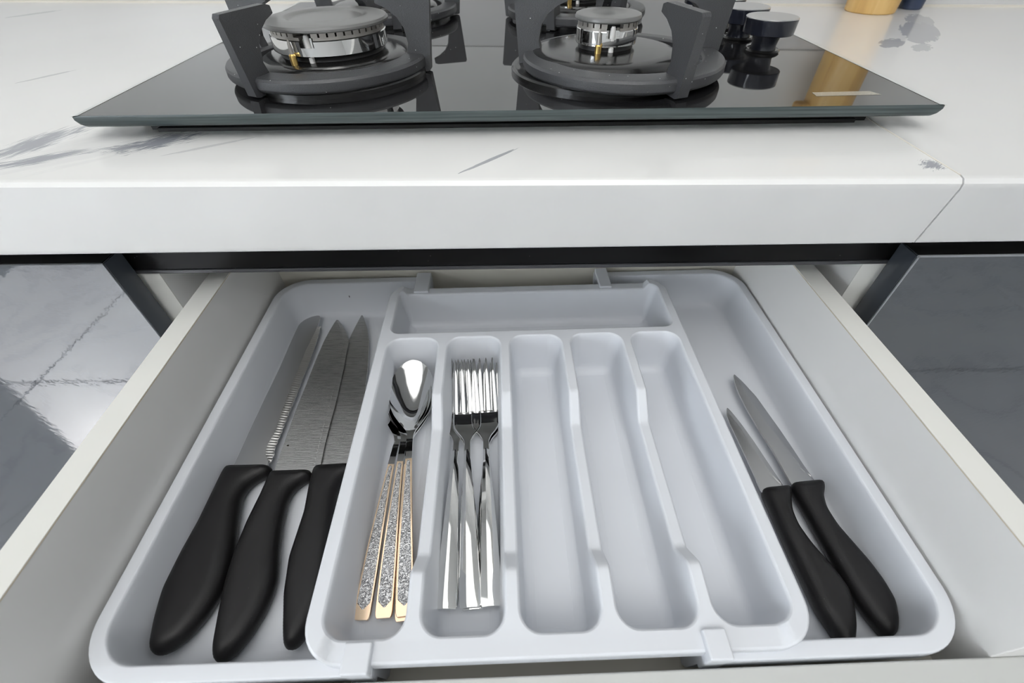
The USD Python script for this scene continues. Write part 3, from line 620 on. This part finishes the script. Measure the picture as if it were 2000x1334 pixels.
def make_fork(label):
    p = flatware('table_fork', label, 'fork', 'forks lying in the second compartment')
    n = Loc(str(p.GetPath()))
    s = np.r_[0, .0006, .002, np.linspace(.006, .110, 26)]
    w, z = interp(s, W_F), interp(s, Z_F)
    rise = np.interp(s, [0, .004, .012, .07, .095, .110], [.0012, .0015, .0017, .0016, .0010, .0006])
    obj('handle', strip(s, w, z, np.full(len(s), .0016), 0, lambda a, q: rise[a] * (1.0 if abs(q) < .5 else 0.0) - .0, facet=(-1, -.93, -.30, .22, .93, 1)), M_CHROME, n, 16)
    s = np.linspace(.109, .1495, 28); w, z = interp(s, W_F), interp(s, Z_F)
    hd = obj('head', strip(s, w, z, np.full(len(s), .0015), 11, lambda a, q: -.0010 * (1 - q * q) * np.clip((s[a] - .126) / .01, 0, 1) + .0006 * np.clip((.118 - s[a]) / .009, 0, 1)), M_CHROME, n, 50)
    for c in (-.00955, -.0032, .0032, .00955):
        s = np.linspace(.1480, FL_, 20); w = np.interp(s, [.1480, .152, .183, .193, FL_], [.0023, .0022, .0016, .0010, .0004])
        m = strip(s, w, interp(s, Z_F) - .0010 * (1 - (c / .0117) ** 2) * np.interp(s, [.148, .19], [1, 0]), np.full(len(s), .0014), 5)
        m.apply_translation([c, 0, 0])
        m.vertices[:, 0] -= c * .10 * np.clip((m.vertices[:, 1] - .15) / .04, 0, 1)
        obj('tine', m, M_CHROME, n, 50)
    return p
sp = make_spoon('topmost spoon of the stack, its gold bordered handle beside the divider')
place(sp, (-.0660, .0729), (-.0875, .2673), -.3035)
for lab, e, tp, z, pi_ in (('second spoon of the stack, its gold bordered handle in the middle', (-.0788, .0726), (-.0880, .2658), -.3057, 0),
                           ('lowest spoon of the stack, its gold bordered handle farthest left', (-.0926, .0723), (-.0884, .2644), -.3079, 0),
                           ('spoon almost hidden under the topmost spoon, only its handle end showing', (-.0668, .0712), (-.0890, .2640), -.3068, 0)):
    place(flatware('table_spoon', lab, 'spoon', 'spoons stacked in the first compartment', sp), e, tp, z)
fk = make_fork('upper fork at the left centre of the pile, its broad handle in the middle')
place(fk, (-.0271, .0769), (-.0407, .2622), -.3035, L=FL_)
for lab, e, tp, z, pi_, ro in (('upper fork on the right of the pile, its handle beside the divider', (-.0142, .0775), (-.0253, .2638), -.3037, 0, 0),
                               ('lower fork directly beneath the middle fork, tines slightly behind', (-.0258, .0765), (-.0425, .2624), -.3066, 0, 0),
                               ('lower fork beneath the right fork, its neck showing between two handles', (-.0192, .0790), (-.0214, .2621), -.3076, 0, 0),
                               ('fork tilted on its side against the left wall of its compartment', (-.0421, .0767), (-.0470, .2640), -.3050, 0, 8)):
    place(flatware('table_fork', lab, 'fork', 'forks lying in the second compartment', fk), e, tp, z, 0, ro, FL_)

# ------------------------------------------------------------------ gas hob
ZH = -.10125
hob = thing('gas_hob', 'black glass gas hob with four burners set on the worktop', 'hob', (0, .55, -.1185))
HX0, HX1, HY0, HY1 = -.2958, .2962, .3218, .785
def ring(d, z, r=.004, dx=None): 
    e = d if dx is None else dx; q = rr(0, 1, 0, 1, .01, 0, 5, .03)
    f = lambda t, a, b: np.where(t < .01, a + t / .01 * r, np.where(t > .99, b - (1 - t) / .01 * r, a + r + (t - .01) / .98 * (b - a - 2 * r)))
    return np.c_[f(q[:, 0], HX0 + e, HX1 - e), f(q[:, 1], HY0 + d, HY1 - d), np.full(len(q), z)]
r0 = ring(.0003, ZH, dx=.0050)[:, :2]
obj('glass_plate', join(cap(r0, ZH, .02), box(HX0 + .004, HX1 - .004, HY0 + .004, HY1 - .004, ZH - .0012, ZH - .0006)), M_GLASS, hob, False)
def side_bevel(sg):
    x0 = HX0 if sg < 0 else HX1; e = -sg
    p = [(x0, ZH - .0009), (x0 + e * .0020, ZH - .0001), (x0 + e * .0058, ZH + .0001)]
    return trimesh.Trimesh([(x, y, z + .00004) for y in (HY0 + .0004, HY1 - .0004) for x, z in p], [(0, 1, 3), (1, 4, 3), (1, 2, 4), (2, 5, 4)], process=False)
fr = bridge([ring(.0042, ZH - .0082), ring(.0022, ZH - .0076, dx=.0035), ring(.0008, ZH - .0058, dx=.0015), ring(0, ZH - .0030), ring(0, ZH - .0010), ring(.0002, ZH - .0002, dx=.0020), ring(.0003, ZH, dx=.0050)])
for sg in (-1, 1): obj('glass_bevel', side_bevel(sg), M_GLASSSIDE, hob, False, label='thin pale ground bevel along the side')
obj('glass_edge', join(fr, cap(ring(.0042, ZH)[:, :2], ZH - .0082, .02, flip=True)), M_GLASSEDGE, hob, 40, label='greenish grey polished glass edge')
obj('base_box', box(-.262, .262, .3450, .772, -.1185, ZH - .0083), M_BASE, hob, False)
obj('base_gasket', box(-.255, .252, .3405, .3450, -.1185, -.1160), M_BASE, hob, False)
stk = [(.2184, .3511), (.2602, .3524), (.2640, .3445), (.2176, .3430)]
sm = trimesh.creation.extrude_polygon(Polygon(stk), .00012, engine='earcut'); sm.apply_translation([0, 0, ZH + .0001])
obj('sticker', sm, M_STICK, hob, False, label='small clear strip sticker at the front right corner')

def burner(c, rc, big, ps=1.0):
    x, y = c; z = ZH
    dish = [(0, 0), (.0770, 0), (.0770, .0028), (.0757, .0040), (.0738, .0040), (.0715, .0034), (.0665, .0044), (.0630, .0085), (.0600, .0128), (.0560, .0146), (.0500, .0154), (.030, .0166), (0, .0168)]
    obj('drip_plate', lathe([(r_ * ps, z_) for r_, z_ in dish], (x, y, z), 96), M_ENAMEL, hob, 40)
    rb = rc * .93
    ai = math.radians(-96 if big else -88)                             # the igniter stands at the front in a notch of the burner
    ix, iy = x + rb * .93 * math.cos(ai), y + rb * .93 * math.sin(ai)
    wd = .0052 if big else .0050
    notch = box(ix - wd, ix + wd, iy - .01, iy + rb * .17, z + .0255, z + .04)
    cut = lambda m: trimesh.boolean.difference([m, notch], engine='manifold')
    bt = obj('burner', cut(lathe([(0, .0195), (rb * .985, .0195), (rb, .0201), (rb, .0292), (rb * .985, .0298), (0, .0298)], (x, y, z), 96)), M_CHROME, hob, 30)
    nb = Loc(bt.path); nb.loc = hob.loc
    obj('neck', lathe([(0, .0150), (rb * .92, .0150), (rb * .90, .0176), (rb * .86, .0196), (0, .0196)], (x, y, z), 80), M_BASE, nb, 30)
    n = 44 if big else 26; ms = []
    for q in range(n):                                              # the ring of flame ports: teeth with gaps
        a0, a1 = 2 * math.pi * q / n, 2 * math.pi * (q + .78) / n
        am = ((a0 + a1) / 2 - ai + math.pi) % (2 * math.pi) - math.pi
        if abs(am) * rb < wd + .0012: continue
        pts = [((rb * .968) * math.cos(a), (rb * .968) * math.sin(a)) for a in np.linspace(a0, a1, 4)] + [((rb * .72) * math.cos(a), (rb * .72) * math.sin(a)) for a in (a1, a0)]
        e = trimesh.creation.extrude_polygon(Polygon(pts), .0034, engine='earcut'); e.apply_translation([x, y, z + .0314]); ms.append(e)
    ms.append(cut(lathe([(0, .0297), (rb * .970, .0297), (rb * .970, .0316), (0, .0316)], (x, y, z), 80)))
    obj('port_ring', join(*ms), M_ALU, nb, 25)
    obj('port_core', lathe([(0, .0300), (rb * .78, .0300), (rb * .78, .0348), (0, .0348)], (x, y, z), 48), M_BASE, nb, False)  # black core set in so that ports and notch look dark
    cp = [(0, .0346), (rc * .975, .0346), (rc, .0354), (rc, .0366), (rc * .975, .0380), (rc * .92, .0385)]
    cp += [(rc * .70, .0390), (rc * .64, .0388), (rc * .60, .0378), (rc * .56, .0375), (0, .0375)] if big else [(rc * .55, .0390), (rc * .48, .0382), (0, .0382)]
    obj('burner_cap', lathe(cp, (x, y, z), 96), M_CAP, nb, 28)
    obj('igniter', join(lathe([(0, .0240), (.0020, .0240), (.0020, .0318), (.0013, .0332), (0, .0332)], (ix, iy, z), 20), lathe([(0, .0136), (.0020, .0136), (.0020, .0196), (0, .0196)], (ix, iy, z), 20)), M_CERAMIC, nb, 40)
    a = math.radians(-111)
    tx, ty = x + (rb + .0026) * math.cos(a), y + (rb + .0026) * math.sin(a)
    obj('thermocouple', lathe([(0, .0146), (.0025, .0146), (.0025, .0214), (.0018, .0222), (0, .0222)], (tx, ty, z), 18), M_BRASS, nb, 40, label='brass thermocouple')
    obj('probe_tip', lathe([(0, .0222), (.0016, .0222), (.0012, .0285), (.0004, .0315), (0, .0315)], (tx, ty, z), 14), M_ALU, nb, 40)
BR = [((-.1405, .4225), .0472, True, .950), ((.0780, .4200), .0255, False, .975), ((-.145, .660), .0345, True), ((.082, .650), .0345, True)]
for b in BR: burner(*b)
for kx, ky in ((.2314, .4727), (.2287, .5252), (.2262, .5777), (.2240, .6302)):
    kb = obj('knob', lathe([(0, .0140), (.0205, .0140), (.0212, .0146), (.0216, .0250), (.0214, .0254), (0, .0254)], (kx, ky, ZH), 72), M_KNOB, hob, 30)
    nk = Loc(kb.path); nk.loc = hob.loc
    obj('knob_top', lathe([(0, .0254), (.0214, .0254), (.0216, .0258), (.0208, .0264), (0, .0262)], (kx, ky, ZH), 72), M_KNOBTOP, nk, 30, label='spun aluminium knob face')
    obj('knob_stem', lathe([(0, .0012), (.0112, .0012), (.0104, .0050), (.0110, .0090), (.0122, .0140), (0, .0140)], (kx, ky, ZH), 48), M_KNOB, nk, 30)
    obj('knob_seal', lathe([(0, 0), (.0140, 0), (.0148, .0012), (.0135, .0026), (.0120, .0020), (0, .0020)], (kx, ky, ZH), 48), M_ENAMEL, nk, 30)

def finger(c, ang, rr_=.0790, th=.0042):
    """An upright of the pan support: a tapering plate standing on the ring with an arm reaching inwards."""
    pr = [(.0650, .0135), (.0650, .0085), (.0690, .0010), (.0795, .0004), (.0822, .0012), (.0872, .0480), (.0858, .0502), (.0500, .0512), (.0460, .0500), (.0455, .0455), (.0530, .0425), (.0605, .0370), (.0650, .0300), (.0668, .0200)]
    p = Polygon(pr).buffer(-.0008).buffer(.0008)
    m = trimesh.creation.extrude_polygon(p, 2 * th, engine='earcut')
    v = m.vertices.copy()
    m.vertices = np.c_[v[:, 0], v[:, 2] - th, v[:, 1]]
    h = np.clip(m.vertices[:, 2] / .05, 0, 1)
    m.vertices[:, 1] *= 1.08 - .28 * h
    m.apply_transform(trimesh.transformations.rotation_matrix(math.radians(ang), [0, 0, 1]))
    m.apply_translation([c[0], c[1], ZH + .0003]); m.fix_normals()
    return m
def rib_bevel(m): return m
def pan_support(c, angs, label):
    t = thing('pan_support', label, 'pan support', (c[0], c[1], ZH), group=None)
    prof_ = [(.0615, .0050), (.0630, .0042), (.0772, .0036), (.0786, .0048), (.0792, .0062), (.0790, .0108), (.0778, .0124), (.0762, .0130), (.0640, .0136), (.0625, .0130), (.0616, .0118), (.0615, .0050)]
    rg = trimesh.creation.revolve(np.array(prof_), sections=120)
    rg.apply_translation([c[0], c[1], ZH]); rg.fix_normals()
    obj('ring', rg, M_IRON, t, 32)
    for k, a in enumerate(angs):
        obj('finger', finger(c, a), M_IRON, t, 30)
    for k, a in enumerate((angs[0] + 58, angs[0] - 60, angs[0] + 180)):   # small stops inside the ring
        p = np.array([c[0] + .0635 * math.cos(math.radians(a)), c[1] + .0635 * math.sin(math.radians(a))])
        obj('lug', lathe([(0, .0050), (.0060, .0050), (.0064, .0075), (.0060, .0108), (0, .0112)], (*p, ZH), 24), M_IRON, t, 40)
pan_support((-.1455, .4259), (-118, -3, 72, 160), 'black cast-iron pan support around the front left burner')
pan_support((.0913, .4142), (169, -69, 12, 95), 'black cast-iron pan support around the front right burner')
pan_support((-.140, .662), (-75, 10, 100, 190), 'black cast-iron pan support around the back left burner')
pan_support((.080, .642), (-62, -115, 60, 170), 'black cast-iron pan support around the back right burner')

# ------------------------------------------------------------------ things standing at the back
t = thing('wooden_pot', 'yellow wooden pot standing on the worktop behind the hob', 'wooden pot', (.512, .772, -.1185))
obj('body', lathe([(0, 0), (.0300, 0), (.0312, .0012), (.0325, .02), (.0335, .10), (.0345, .20), (.0330, .203), (.0295, .203), (.0290, .03), (0, .03)], (.512, .772, -.1184), 56), M_WOOD, t, 35)
obj('handle', rbox(.462, .486, .760, .784, .034, .056, .004), M_WOOD, t, 35)
t = thing('plastic_cup', 'small dark blue plastic cup standing behind the wooden pot', 'cup', (.580, .788, -.1185))
obj('body', lathe([(0, 0), (.0125, 0), (.0140, .002), (.0155, .040), (.0145, .040), (.0128, .004), (0, .004)], (.580, .788, -.1184), 32), M_NAVY, t, 40)
def crumb(x, y, z, s, label):
    m = trimesh.creation.icosphere(2, 1.0); v = m.vertices
    m.vertices = v * (1 + .35 * (meshkit.noise(v * 1.7 + 5, 3)[:, None] - .5)) * np.array(s); m.apply_translation([x, y, z])
    obj('crumb', m, M_CRUMB, None, True, label=label, cat='crumb')
crumb(-.1765, .1917, -.3024, (.0009, .0006, .0003), "tiny dark crumb lying on the chef's knife blade")
crumb(*Dp(-.1605, .3243), -.2905, (.0004, .0004, .0014), 'tiny dark crumb stuck to the back wall of the left side tray')
